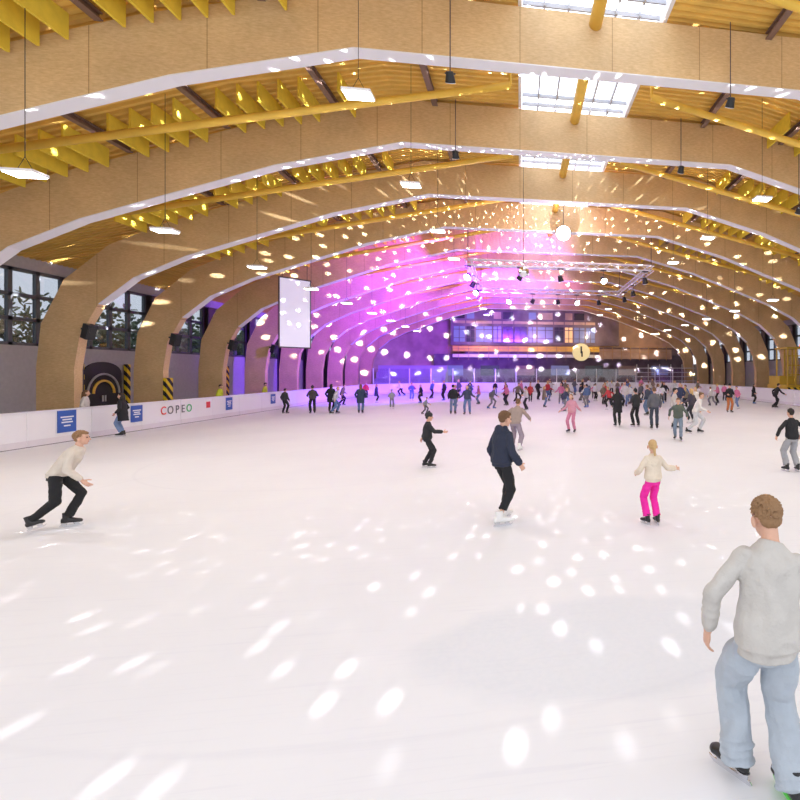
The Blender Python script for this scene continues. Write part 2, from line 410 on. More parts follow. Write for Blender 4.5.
for k in range(440):
    p=V((random.gauss(0,1),random.gauss(0,1),random.gauss(0,.9))); p=p.normalized()*random.uniform(.6,2.35); c=p+V((0,0,4.8))
    R=Matrix.Rotation(random.random()*6,3,'X')@Matrix.Rotation(random.random()*6,3,'Z')
    cg.ell(c,(.24,.15,.03),R,6,3)
cm=cg.mesh('leaves')
for i in range(14):
    t=obj('tree',tm,M['bark'],loc=(-25.6-(i%2)*5.4,17+3.3*i,-.2),label='leafy tree standing outside the side windows',cat='tree',group='trees outside',rot=(0,0,i*1.3))
    obj('foliage',cm,M['leaf'],parent=t)
g=G(); g.box((-42,36,-.3),(40,90,.2)); obj('outside_ground',g,M['grass'],label='dark green grass ground outside the hall',cat='ground')

# ---------------------------------------------------------------- dasher boards
def walk(step):
    pts=[];L=0;cum=[0]
    for a,b in zip(path,path[1:]):
        L+=math.dist(a,b); cum.append(L)
    n=int(L/step)
    for i in range(n+1):
        t=L*i/n
        for k in range(len(cum)-1):
            if cum[k]<=t<=cum[k+1]+1e-6:
                u=(t-cum[k])/(cum[k+1]-cum[k]); a,b=path[k],path[k+1]; pts.append((a[0]+(b[0]-a[0])*u,a[1]+(b[1]-a[1])*u)); break
    return pts
W=walk(2.4)
for a,b in zip(W,W[1:]):
    if (a[0]>0 and max(a[1],b[1])<22) : continue
    L=math.dist(a,b); ang=math.atan2(b[1]-a[1],b[0]-a[0]); mx=((a[0]+b[0])/2,(a[1]+b[1])/2)
    g=G(); g.box((0,.05,.56),(L-.015,.09,1.06)); 
    o=obj('dasher_board',g,M['white'],loc=(mx[0],mx[1],0.012),rot=(0,0,ang),label='white rink dasher board panel with top rail',cat='rink board',group='rink boards')
    r=G(); r.box((0,.05,1.11),(L-.01,.14,.05)); obj('top_rail',r,M['alu'],parent=o)
    k=G(); k.box((0,-.006,.12),(L-.03,.012,.2)); obj('kick_plate',k,M['kick'],parent=o)
    if mx[1]>YF-5.5:
        p=G(); p.box((0,.05,1.95),(L-.1,.015,1.6)); obj('shield_glass',p,M['shield'],parent=o,label='clear protective glass')
        q=G(); q.box((-L/2+.04,.05,1.95),(.07,.07,1.65)); obj('glass_post',q,M['alu'],parent=o)

def text_mesh(s,size):
    c=bpy.data.curves.new('t','FONT'); c.body=s; c.size=size; c.extrude=.004; c.align_x='CENTER'; c.align_y='CENTER'; c.offset=.004
    o=bpy.data.objects.new('t',c); COL.objects.link(o); dg=bpy.context.evaluated_depsgraph_get()
    me=bpy.data.meshes.new_from_object(o.evaluated_get(dg)); bpy.data.objects.remove(o); return me
wr=empty('board_lettering',(XL+.012,25.3,.70),'coloured capital letters fixed on the white rink board','sign')
for ch,m,px in zip('COPEO',('red','grey','grey','grey','green'),(-.86,-.42,.03,.42,.85)):
    obj('letter',text_mesh(ch,.50),M[m],parent=wr,loc=(0,px,0),rot=(math.pi/2,0,math.pi/2))
for (y,w,h) in ((19.75,.72,.74),(22.9,.62,.66),(29.4,.6,.66),(34.2,.6,.6)):
    g=G(); g.box((0,0,0),(.012,w,h)); o=obj('poster',g,M['blue'],loc=(XL+.012,y,.72),label='blue square printed poster on the white rink board',cat='poster',group='blue board posters')
    t=G()
    for k,(ww,zz) in enumerate(((.7,.2),(.5,.08),(.6,-.04),(.35,-.2))): t.box((.009,0,zz*h),(.004,w*ww,.045))
    obj('printed_line',t,M['white'],parent=o)
g=G(); g.box((0,0,0),(.012,.3,.3)); obj('poster',g,M['red'],loc=(XL+.012,27.6,.78),label='small red printed sign on the white rink board',cat='poster')

# ---------------------------------------------------------------- lamps
lb=G(); lb.box((0,0,.05),(.56,.38,.06)); lb.box((0,0,.09),(.36,.10,.06)); lbm=lb.mesh('housing')
ld=G(); ld.box((0,0,.010),(.52,.34,.018)); ldm=ld.mesh('diffuser')
def pendant(x,y,z,ang=0):
    top=roofz(x) if not(0<x<3.9) else 12.
    e=empty('pendant_lamp',(x,y,z),'white rectangular pendant lamp hanging on thin cable','lamp','hall pendant lamps',rot=(0,0,ang))
    obj('housing',lbm,M['white'],parent=e); obj('diffuser',ldm,M['lamp'],parent=e)
    c=G()
    for dx in(-.16,.16): c.cyl((dx,0,.08),(0,0,.38),.005,n=6)
    c.cyl((0,0,.36),(0,0,top-z-.05),.007,n=6); obj('cable',c,M['black'],parent=e)
    l=bpy.data.lights.new('pendant_light','AREA'); l.shape='RECTANGLE'; l.size=.5; l.size_y=.32; l.energy=(104 if y<13 else 50 if y<25 else 44 if y<40 else 36); l.color=(1,.985,.98)
    o=bpy.data.objects.new('light',l); COL.objects.link(o); o.parent=e; o.location=(0,0,-.01)
for i in range(9):
    y=11+S*i
    if not 29<y<42:
        pendant(-3.3,y,8.1); pendant(8.2,y,8.3)
    pendant(-9.95 if i==0 else -10.0,11.9 if i==0 else y,6.4); pendant(14.0,y,6.4)

def flood(x,y,z,label,aim,big=1.0,on=False,drop=.4,clamp=False):
    e=empty('floodlight',(x,y,z),label,'lamp')
    d=(V(aim)-V((x,y,z))).normalized(); 
    g=G(); g.cyl(V((0,0,0))-d*.16*big,d*.12*big,.10*big,.15*big,20); obj('housing',g,M['black'],parent=e,smooth=False)
    g=G(); g.cyl(d*.12*big,d*.135*big,.145*big,.145*big,20); obj('lens',g,M['spot'] if on else M['alu'],parent=e)
    g=G(); g.cyl((0,0,.0),(0,0,drop),.014); g.box((0,0,.12*big),(.3*big,.03,.03))
    if clamp: g.box((0,0,drop),(.36,.36,.03))
    obj('bracket',g,M['steel'],parent=e)
    return e
for p in ((-1.7,12.75,9.65),(5.6,12.75,9.65),(5.9,17.85,9.9),(-2.2,17.85,9.9),(10.6,17.8,8.6)):
    flood(*p,'small black floodlight hanging on a cable below a timber arch',(p[0],p[1]+3,p[2]-4),big=.85,drop=roofz(p[0])-p[2]-.08)
def truss_side(p0,p1,parent):
    p0=V(p0);p1=V(p1); d=(p1-p0).normalized(); s=V((-d.y,d.x,0))*.16; u=V((0,0,.16)); g=G(); c=[s+u,s-u,-s-u,-s+u]
    for q in c: g.cyl(p0+q,p1+q,.032,n=8)
    L=(p1-p0).length; n=int(L/.6)
    for i in range(n):
        a=p0+d*(L*i/n); b=p0+d*(L*(i+1)/n)
        for k in range(4):
            q,r=c[k],c[(k+1)%4]; g.cyl(a+q,b+r,.016,n=6)
    obj('truss_segment',g,M['trussm'],parent=parent,label='pale lattice truss segment')
tr=empty('lighting_truss',(2.5,35,8.8),'square aluminium lattice lighting truss hanging from the roof','truss')
cs=[(-5.5,-5,0),(5.5,-5,0),(5.5,5,0),(-5.5,5,0)]
for i in range(4): truss_side(cs[i],cs[(i+1)%4],tr)
for c in cs:
    g=G(); g.cyl(V(c)+V((0,0,.15)),V(c)+V((0,0,2.5)),.02,n=6); obj('hanging_cable',g,M['steel'],parent=tr)
k=0
for (x,y) in ((-3,30),(0,30),(2.4,30),(5,30),(7.6,30),(-3,33),(-3,36),(8,35),(-3,39),(-.8,40),(1,40),(3,40),(4.5,40),(6.3,40),(8,38)):
    flood(x,y,8.0,'black stage spotlight clamped under the lighting truss',(x+(-4 if x<2 else 2),y+(-7 if k%3==0 else 3),2),1.2,on=(k%3==0),drop=.58,clamp=True); k+=1
flood(2.35,27.4,10.0,'very bright white floodlight shining toward the rink',(0,0,3),2.6,on=True,drop=2.0)
BX,BY,BZ=.15,22.0,6.75
mb=G(); mb.ell((0,0,0),(.24,.24,.24),None,24,16); 
o=obj('mirror_ball',mb,M['mirror'],loc=(BX,BY,BZ),label='small faceted silver mirror ball hanging from the roof',cat='mirror ball')
c=G(); c.cyl((0,0,.24),(0,0,roofz(-.1)-BZ-.1),.010,n=6); obj('cable',c,M['black'],parent=o)

def gobo(name,energy,su,sv,r0,r1,up,z):
    l=bpy.data.lights.new(name,'POINT'); l.energy=energy; l.shadow_soft_size=.02; l.use_nodes=True
    nt=l.node_tree; em=nt.nodes['Emission']; L=nt.links
    def mth(op,a,b=None):
        m=nt.nodes.new('ShaderNodeMath'); m.operation=op
        for i,q in enumerate((a,b)):
            if q is None: continue
            if isinstance(q,(int,float)): m.inputs[i].default_value=q
            else: L.new(q,m.inputs[i])
        return m.outputs[0]
    tc=nt.nodes.new('ShaderNodeTexCoord'); nm=nt.nodes.new('ShaderNodeVectorMath'); nm.operation='NORMALIZE'; L.new(tc.outputs['Normal'],nm.inputs[0])
    sp=nt.nodes.new('ShaderNodeSeparateXYZ'); L.new(nm.outputs[0],sp.inputs[0])
    az=mth('ARCTAN2',sp.outputs['Y'],sp.outputs['X']); elv=mth('ARCSINE',sp.outputs['Z'])
    cb=nt.nodes.new('ShaderNodeCombineXYZ'); L.new(mth('MULTIPLY',az,su),cb.inputs[0]); L.new(mth('MULTIPLY',elv,sv),cb.inputs[1])
    vo=nt.nodes.new('ShaderNodeTexVoronoi'); vo.voronoi_dimensions='2D'; vo.inputs['Scale'].default_value=1; vo.inputs['Randomness'].default_value=.85; L.new(cb.outputs[0],vo.inputs['Vector'])
    mr=nt.nodes.new('ShaderNodeMapRange'); mr.inputs['From Min'].default_value=r0; mr.inputs['From Max'].default_value=r1; mr.inputs['To Min'].default_value=1; mr.inputs['To Max'].default_value=0
    L.new(vo.outputs['Distance'],mr.inputs['Value'])
    c=mth('GREATER_THAN' if up else 'LESS_THAN',sp.outputs['Z'],-.10)
    sc=nt.nodes.new('ShaderNodeSeparateColor'); L.new(vo.outputs['Color'],sc.inputs[0])
    var=mth('ADD',mth('MULTIPLY',sc.outputs[0],.9),.1)
    m=mth('MULTIPLY',mth('MULTIPLY',mr.outputs[0],c),var)
    lf=nt.nodes.new('ShaderNodeLightFalloff'); L.new(m,lf.inputs['Strength']); L.new(lf.outputs['Constant'],em.inputs['Strength'])
    em.inputs['Color'].default_value=(.95,.97,1,1) if up else (1,.97,.97,1)
    o=bpy.data.objects.new(name,l); COL.objects.link(o); o.location=(BX,BY,z)
gobo('mirror_ball_light_down',72,40,66,.05,.20,False,BZ-.45)
gobo('mirror_ball_light_up',480,19,20,.10,.17,True,BZ-.5)

def spotl(loc,aim,energy,col,size=70,blend=.8):
    l=bpy.data.lights.new('stage','SPOT'); l.energy=energy; l.color=col; l.spot_size=math.radians(size); l.spot_blend=blend; l.shadow_soft_size=.05
    o=bpy.data.objects.new('stage_light',l); COL.objects.link(o); o.location=loc
    o.rotation_euler=(V(aim)-V(loc)).to_track_quat('-Z','Y').to_euler()
spotl((-2.5,33,7.8),(-14,44,6),25000,(.18,.03,1),78)
spotl((-2.5,38,7.8),(-11,58,8),27000,(.22,.03,1),78)
spotl((0,39,7.6),(-5,54,11.5),17000,(.24,.05,1),80)
spotl((-2.8,29.5,7.6),(-8,36,11),8000,(.32,.05,1),90)
spotl((2,30,7.2),(-1,37,12),5200,(.42,.12,1),90)
spotl((4,40,7.2),(0,54,11),4600,(.55,.18,1),78)
spotl((-2.8,40,7.8),(-14,52,0),7000,(.28,.04,1),95)
l=bpy.data.lights.new('floodlight_bloom_fill','POINT'); l.energy=420; l.color=(.95,.75,1); l.shadow_soft_size=.03  # added lamp ahead of the fixture, imitates its bloom on nearby arches
o=bpy.data.objects.new('floodlight_bloom_fill',l); COL.objects.link(o); o.location=(2.2,26.2,9.2)
for x in(-5,2,9,16):
    l=bpy.data.lights.new('gallery_fill','POINT'); l.energy=260; l.color=(1,.74,.46); l.shadow_soft_size=.05  # added warm fill without fixtures, brightens the gallery front
    o=bpy.data.objects.new('gallery_fill',l); COL.objects.link(o); o.location=(x,64.4,7.2)

for i in range(2,6):
    g=G(); g.box((0,0,0),(.34,.30,.58)); g.loft([(V((.17,0,.10)),V((0,.11,0)),V((0,0,.11))),(V((.20,0,.10)),V((0,.11,0)),V((0,0,.11)))],16)
    g.box((-.30,0,0),(.3,.06,.06))
    obj('loudspeaker',g,M['black'],loc=(-16.9,AY[i]-.44,4.0),rot=(0,math.radians(18),math.radians(-25)),label='black loudspeaker mounted on a timber arch leg',cat='speaker',group='leg loudspeakers')

e=empty('projection_screen',(-12.3,30,3.75),'tall white projection screen hanging on cables','screen',rot=(0,0,math.radians(48)))
g=G(); g.box((0,0,1.9),(1.6,.04,3.75)); obj('fabric',g,M['screen'],parent=e)
g=G(); g.box((0,0,3.80),(1.68,.08,.07)); g.box((0,0,.0),(1.68,.08,.07)); g.box((-.82,0,1.9),(.05,.08,3.8)); g.box((.82,0,1.9),(.05,.08,3.8)); obj('frame',g,M['steel'],parent=e)
for xx in(-.65,.65):
    g=G(); g.cyl((xx,0,3.83),(xx,0,5.4),.012,n=6); obj('cable',g,M['black'],parent=e)

# ---------------------------------------------------------------- end gallery
e=empty('gallery',(0,66,0),'two-storey spectator gallery with windows and white balcony band','gallery')
g=G(); g.box((2.2,1.4,8.2),(22,2.2,4.6)); g.box((8.5,1.4,5.2),(31,2.2,1.0)); g.box((6,1.8,2.4),(34,1.4,4.7)); obj('body',g,M['darkwall'],parent=e)
g=G(); g.box((1,.2,4.5),(19,.2,.4)); obj('balcony_band',g,M['white'],parent=e)
g=G(); g.box((15.5,.2,4.8),(10,.2,1.3)); obj('timber_front',g,M['endwall'],parent=e,label='brown timber balcony front')
g=G(); g.box((1,.2,5.4),(19,.2,.7)); obj('timber_front',g,M['yellow'],parent=e,label='yellow timber balcony front')
winw=[1.6,1.2,2.2,1.2,1.5,1.8,1.2,2.2,1.4,1.2,1.6,1.4]; x=-8.5
for k,wd in enumerate(winw):
    cx=x+wd/2
    g=G(); g.box((cx,.28,7.3),(wd-.2,.06,2.0)); w=obj('window',g,M['warm'] if k in(9,) else M['darkwin'] if k in(1,4,5,8) else M['bluewin'],parent=e)
    g=G(); g.box((cx,.22,7.3),(.08,.05,2.0)); g.box((cx,.22,7.9),(wd-.2,.05,.08)); g.box((cx,.22,6.8),(wd-.2,.05,.06)); obj('mullion',g,M['steel'],parent=w)
    g=G(); g.box((cx,.28,8.85),(wd-.12,.08,.35)); obj('wall_panel',g,M['endwall'],parent=e)
    if k%3!=2:
        g=G(); g.box((cx,.28,9.75),(wd-.25,.06,.9)); obj('wall_panel',g,M['bluewin'] if k in(1,6) else M['endwall'] if k%2 else M['darkwin'],parent=e)
    x+=wd
for k in range(7):
    g=G(); x=-8.5+4.6*k; g.box((x,1.06,2.6),(2.4,.06,1.3)); obj('window',g,M['endwall'] if k in(2,5) else M['darkwin'] if k in(1,4) else M['bluewin'],parent=e)
for k in range(24):
    g=G(); x=-9+1.25*k; g.box((x,0.05,4.9),(.05,.05,1.9)); obj('railing_post',g,M['orange'],parent=e)
g=G()
for z in(5.1,5.45,5.8): g.box((5.4,.0,z),(29,.05,.04))
obj('handrail',g,M['orange'],parent=e,label='timber balcony handrail')
e=empty('wall_clock',(7.9,64.9,5.0),'large round backlit clock on the gallery front','clock')
g=G(); g.cyl((0,0,0),(0,.12,0),1.15,n=32); obj('face',g,mat('clock_face',(.3,.25,.1),.6,emit=.7,ecol=(1,.8,.42)),parent=e)
g=G(); g.loft([(V((0,-.05,0)),V((1.22,0,0)),V((0,0,1.22))),(V((0,.14,0)),V((1.22,0,0)),V((0,0,1.22)))],32,cap=False); g.box((0,.55,0),(.1,1.0,.1)); obj('rim',g,M['steel'],parent=e)
g=G(); g.box((0,-.03,.3),(.2,.03,.9)); obj('hand',g,M['black'],parent=e)
g=G(); g.box((.1,-.03,-.25),(.2,.03,.7)); obj('hand',g,M['black'],parent=e)
g=G()
for k in range(4): g.box((-12.9,61.8+k*.8,.4+.4*k),(8,.8,.8+.8*k))
obj('spectator_stand',g,mat('stand_grey',(.4,.38,.45),.7),label='stepped grey spectator stand behind end boards',cat='stand')
g=G()
for k in range(5): g.box((18.5,62.2,.7+.55*k),(8,.06,.08))
for k in range(6): g.box((14.7+1.5*k,62.2,1.7),(.07,.07,3.4))
obj('metal_fence',g,M['alu'],label='metal railing fence behind the end boards',cat='fence')
e=empty('ice_maintenance_machine',(20.3,35.9,0),'yellow ice resurfacing machine parked behind the rink boards','machine')
g=G(); g.box((0,0,1.0),(1.5,3.0,.9)); g.box((0,.5,1.75),(1.4,1.6,.7)); obj('body',g,M['dyellow'],parent=e)
g=G()
for xx in(-.65,0,.65):
    for yy in(-1.4,.2): g.box((xx,yy,2.8),(.09,.09,2.8))
for z in(2.2,2.9,3.6): g.box((0,-1.4,z),(1.4,.07,.08))
g.box((0,-.6,4.2),(1.5,1.8,.12)); obj('canopy_frame',g,M['dyellow'],parent=e)
for x in(-.65,.65):
    for y in(-1,1):
        g=G(); g.cyl((x-.12,y,.42),(x+.12,y,.42),.42,n=20); obj('wheel',g,M['black'],parent=e)
g=G(); g.box((0,-1.52,1.0),(1.5,.04,.5)); obj('striped_bumper',g,M['hazard'],parent=e)
g=G(); g.ell((.5,-1.3,4.38),(.12,.12,.14)); obj('beacon',g,mat('red_beacon',(.9,.05,.03),.4,emit=2,ecol=(1,.08,.03)),parent=e)

# ---------------------------------------------------------------- people
tex=bpy.data.textures.new('folds','CLOUDS'); tex.noise_scale=.12; tex.noise_depth=1
texh=bpy.data.textures.new('strands','CLOUDS'); texh.noise_scale=.018; texh.noise_depth=2
def remesh(g,vox,smooth=4,disp=None,name='m'):
    me=g.mesh('tmp'); o=bpy.data.objects.new('tmp',me); COL.objects.link(o)
    m=o.modifiers.new('r','REMESH'); m.mode='VOXEL'; m.voxel_size=vox; m.use_smooth_shade=True
    s=o.modifiers.new('s','SMOOTH'); s.factor=.5; s.iterations=smooth
    if disp:
        d=o.modifiers.new('d','DISPLACE'); d.texture=disp[0]; d.strength=disp[1]; d.mid_level=.5; d.texture_coords='LOCAL'
    dg=bpy.context.evaluated_depsgraph_get()
    r=bpy.data.meshes.new_from_object(o.evaluated_get(dg)); r.name=name
    r.materials.clear()
    bpy.data.objects.remove(o); bpy.data.meshes.remove(me)
    r.polygons.foreach_set('use_smooth',[True]*len(r.polygons))
    return r
def ik(a,b,l1,l2,pole):
    d=b-a; D=min(d.length,l1+l2-.002); u=d.normalized(); b2=a+u*D; x=(l1*l1-l2*l2+D*D)/(2*D); h=math.sqrt(max(l1*l1-x*x,0))
    p=pole-u*pole.dot(u); p.normalize(); return a+u*x+p*h,b2
def person_meshes(p,vox=.012,near=False):
    R={}
    P=V(p.get('pel',(0,0,.95))); u=V(p.get('lean',(0,.05,1))).normalized()
    tw=math.radians(p.get('twist',0)); s=V((math.cos(tw),math.sin(tw),0)); s=(s-u*s.dot(u)).normalized(); f=u.cross(s)
    hs=V((1,0,0)); hf=V((0,1,0))
    bulk=p.get('bulk',1.0); bag=p.get('bag',1.0)
    hw=p.get('wide',1.0)
    def ring(t,rx,ry,k=0,df=0):
        q=max(0,min(1,t/.3)); ss=(hs*(1-q)+s*q).normalized(); ff=(hf*(1-q)+f*q).normalized()
        return (P+u*t+ff*df,ss*(rx*hw+k),ff*(ry*hw+k))
    sh=[P+u*.41-s*.165*hw,P+u*.41+s*.165*hw]
    hp=[P-hs*.085-u*.02,P+hs*.085-u*.02]
    an=[V(a) for a in p['ank']]; wr=[sh[i]+V(p['wr'][i]) for i in(0,1)]
    ep=p.get('elb',[(-.6,-1,-.2),(.6,-1,-.2)]); kp=p.get('knee',[(-.12,1,0),(.12,1,0)])
    el=[0,0];kn=[0,0]
    for i in(0,1):
        el[i],wr[i]=ik(sh[i],wr[i],.285,.25,V(ep[i])); kn[i],an[i]=ik(hp[i],an[i],.43,.415,V(kp[i]))
    b=G()
    b.loft([ring(-.09,.12,.08),ring(-.03,.13,.078),ring(.04,.13,.078),ring(.14,.115,.072),ring(.26,.128,.078),ring(.35,.128,.074),ring(.42,.098,.060),ring(.47,.062,.052),ring(.50,.05,.05)],20)
    hyaw=math.radians(p.get('hyaw',0)); hpi=math.radians(p.get('hpitch',5))
    HR=Matrix.Rotation(hyaw,3,'Z')@Matrix.Rotation(-hpi,3,'X')
    nk=P+u*.47; hk=p.get('head',1.0); hc=P+u*.50+(HR@V((0,.02,.13*hk)))
    b.cap(nk-u*.03,hc+HR@V((0,-.02,-.05)),.054,.050)
    def H(v): return hc+HR@(V(v)*hk)
    def E(g,c,r,Rm=HR,nu=14,nv=9): g.ell(H(c),tuple(q*hk for q in r),Rm,nu,nv)
    E(b,(0,-.012,.022),(.073,.093,.091),HR,18,12); E(b,(0,.022,-.04),(.056,.066,.072),HR,16,10); E(b,(0,.052,-.088),(.028,.026,.022))
    E(b,(0,.066,.028),(.052,.02,.016))
    b.cap(H((0,.088,.004)),H((0,.106,-.03)),.008,.013); E(b,(.034,.05,-.03),(.022,.03,.022)); E(b,(-.034,.05,-.03),(.022,.03,.022))
    for sx in(-1,1): E(b,(sx*.084,-.002,-.018),(.015,.022,.034),HR@Matrix.Rotation(sx*.35,3,'Z'))
    for i,sd in((0,-1),(1,1)):
        s2=sh[i]-u*.02-s*.02*sd
        b.cap(s2,el[i],.034,.031); b.cap(el[i],wr[i],.032,.026)
        b.cap(hp[i],kn[i],.064,.044); b.cap(kn[i],an[i],.043,.032)
        d=(wr[i]-el[i]).normalized(); n=V((-sd,.15,0)); n=(n-d*n.dot(d))
        if n.length<.2: n=V((0,0,-1))-d*(-d.z)
        n.normalize(); w=d.cross(n); 
        if w.dot(V((0,1,.3)))<0: w=-w
        HM=Matrix((w,n,d)).transposed()
        b.ell(wr[i]+d*.05,(.040,.016,.055),HM)
        for off,L,a0 in((.030,.070,.25),(.011,.080,.3),(-.009,.074,.38),(-.028,.058,.45)):
            q=wr[i]+d*.088+w*off; a=a0
            for k in range(3):
                dd=(d*math.cos(a)+n*math.sin(a)+w*off*2.2).normalized(); q2=q+dd*L*(.42,.32,.26)[k]; b.cap(q,q2,.0088-.0008*k,.008-.0008*k,n=8); q=q2; a+=.32
        q=wr[i]+d*.025+w*.028
        for L,dd in((.042,(d*.6+w*.75+n*.35)),(.034,(d*.85+w*.4+n*.4))):
            q2=q+dd.normalized()*L; b.cap(q,q2,.0125,.0095,n=8); q=q2
    fr=[]
    for i in(0,1):
        fy=math.radians(p.get('fyaw',(12,-12))[i]); fp=math.radians(p.get('fpit',(0,0))[i])
        FR=Matrix.Rotation(fy,3,'Z')@Matrix.Rotation(-fp,3,'X'); fr.append(FR)
        b.cap(an[i]+FR@V((0,-.02,-.04)),an[i]+FR@V((0,.12,-.055)),.026,.018)
    R['body']=remesh(b,vox*(.62 if near else 1),3,name='body')
    t=G(); k=.022*bulk; hem=p.get('hem',-.06); fl=p.get('flare',0)
    rings=[]
    if hem<-.16:
        rings=[ring(hem,.165+fl,.125+fl,k),ring(hem*.5,.168+fl*.5,.125+fl*.5,k)]
    else: rings=[ring(hem,.150,.115,k*.7),ring(hem+.045,.152,.117,k*.7),ring(hem+.06,.164,.126,k+.004)]
    rings+=[ring(.02,.165,.120,k+.005),ring(.09,.158,.111,k+.004),ring(.18,.153,.105,k+.001),ring(.27,.158,.106,k),ring(.34,.164,.102,k*.8),ring(.40,.150,.088,k*.6),ring(.44,.118,.075,k*.5),ring(.475,.078,.062,k*.4),ring(.50,.060,.056,k*.3)]
    t.loft(rings,24)
    if p.get('hood'): t.ell(P+u*.47-f*.075,(.10,.05,.075),None); t.cap(P+u*.50-s*.07,P+u*.50+s*.07,.035,.035)
    sl=p.get('sleeve',1.0)
    for i in(0,1):
        sgn=-1 if i==0 else 1
        t.cap(sh[i]-u*.012-s*.012*sgn,el[i],.054*sl+.15*k,.050*sl+.15*k)
        e2=el[i].lerp(wr[i],.80); t.cap(el[i],e2,.050*sl+.15*k,.046*sl+.15*k,True,True); t.cap(e2,wr[i].lerp(el[i],.02),.040*sl,.034*sl,True,False)
        if near:
            dd=(wr[i]-el[i]).normalized(); a_=dd.orthogonal().normalized(); b_=dd.cross(a_)
            for h_ in(.02,.075,.125): t.ell(el[i]+dd*h_,(.053*sl+.2*k,.053*sl+.2*k,.026),Matrix((a_,b_,dd)).transposed(),16,8)
    R['top']=remesh(t,vox*.9,5,(tex,.022*p.get('fold',1)),name='top')
    t=G()
    t.loft([ring(-.13,.10,.08,.01),ring(-.06,.145,.105,.008),ring(.0,.15,.105,.005),ring(.08,.145,.10,.005)],20)
    for i in(0,1):
        t.cap(hp[i]-V((0,0,.02)),kn[i],.086,.070*bag); 
        e2=an[i]+(kn[i]-an[i]).normalized()*p.get('tend',.03)
        if bag>1.1: t.cap(hp[i].lerp(kn[i],.45),kn[i],.080*bag,.072*bag)
        t.cap(kn[i],e2,.070*bag,.066*bag,True,False)
        if bag>1.1:
            dd=(kn[i]-e2).normalized(); a_=dd.orthogonal().normalized(); b_=dd.cross(a_)
            for q,(h_,r_) in enumerate(((.0,.078),(.045,.070),(.085,.076),(.13,.069))):
                t.ell(e2+dd*(h_+.01)+a_*.006*(-1)**q,(r_*bag,r_*bag,.022),Matrix((a_,b_,dd)).transposed(),16,8)
    R['trousers']=remesh(t,vox*.9,4,(tex,.024*p.get('fold',1)),name='trousers')
    h=G(); hs_=p.get('hair','short')
    E(h,(0,-.022,.036),(.078,.087,.082),HR,18,12); E(h,(0,-.052,-.008),(.071,.048,.058)); 
    if hs_=='short':
        E(h,(0,.012,.078),(.062,.074,.034))
        if near:
            rr=random.Random(3)
            for q in range(330):
                th=rr.uniform(0,2*math.pi); zz=rr.uniform(-.35,1); rxy=math.sqrt(1-zz*zz); nx,ny=rxy*math.cos(th),rxy*math.sin(th)
                if ny>.35 and zz<.55: continue
                if ny>-.1 and zz<.0: continue
                base=V((nx*.076,ny*.086-.02,zz*.082+.036)); tan=V((rr.gauss(0,.5),rr.gauss(.1,.5),-.6+rr.gauss(0,.5))); nn=V((nx,ny,zz)); tan=(tan-nn*tan.dot(nn)).normalized()
                h.cap(H(base-tan*.012),H(base+tan*.020+nn*.011),.0075,.004,n=6)
    if hs_=='long':
        if near:
            h.cap(H((0,-.095,.03)),H((0,-.125,-.03)),.028,.034); h.cap(H((0,-.125,-.03)),H((.01,-.125,-.16)),.034,.018)
        else:
            h.cap(H((0,-.06,0)),H((0,-.085,-.20)),.075,.05); E(h,(.05,-.03,-.07),(.035,.05,.09)); E(h,(-.05,-.03,-.07),(.035,.05,.09))
    if hs_=='hat':
        E(h,(0,-.015,.05),(.088,.105,.085),HR,18,12); E(h,(0,-.01,.14),(.03,.03,.03))
    R['hair']=remesh(h,vox*.42 if near else vox*.8,1,(texh,.008 if hs_!='hat' else .002),name='hair')
    R['boot']=[];R['blade']=[]; bs=p.get('bootscale',1.0)
    for i in(0,1):
        FR=fr[i]; A=an[i]
        def F(v): return A+FR@V(v)
        q=G(); q.cap(F((0,-.012,.08)),F((0,-.01,-.02)),.052*bs,.050*bs,False,True)
        q.loft([(F((0,-.075*bs,-.05)),FR@V((.025,0,0)),FR@V((0,0,.035))),(F((0,-.05*bs,-.045)),FR@V((.04*bs,0,0)),FR@V((0,0,.045))),(F((0,.03,-.04)),FR@V((.043*bs,0,0)),FR@V((0,0,.050))),(F((0,.10*bs,-.055)),FR@V((.046*bs,0,0)),FR@V((0,0,.037))),(F((0,.16*bs,-.062)),FR@V((.040*bs,0,0)),FR@V((0,0,.03))),(F((0,.185*bs,-.066)),FR@V((.022,0,0)),FR@V((0,0,.02)))],16)
        R['boot'].append(remesh(q,.009 if not near else .006,2,name='boot'))
        q=G(); pr=[(-.10,-.138),(-.09,-.125),(.175,-.125),(.20,-.115),(.197,-.13),(.165,-.15),(-.085,-.15)]
        n=len(pr); q.add([F((-.003,y,z)) for y,z in pr]+[F((.003,y,z)) for y,z in pr],[tuple(range(n)),tuple(reversed(range(n,2*n)))]+[(j,(j+1)%n,n+(j+1)%n,n+j) for j in range(n)])
        for y in(-.04,.11): q.loft([(F((0,y,-.085)),FR@V((.03,0,0)),FR@V((0,.045,0))),(F((0,y,-.128)),FR@V((.008,0,0)),FR@V((0,.03,0)))],12)
        q.box(F((0,.035,-.126)),(.014,.24,.012),FR)
        R['blade'].append(q.mesh('blade'))
    for sx,nm in((-1,'eye'),(1,'eye2')):
        e=G(); E(e,(sx*.030,.079,.008),(.013,.009,.008)); R[nm]=e.mesh('eye')
    e=G(); E(e,(0,.082,-.060),(.022,.009,.006)); R['mouth']=e.mesh('mouth')
    return R

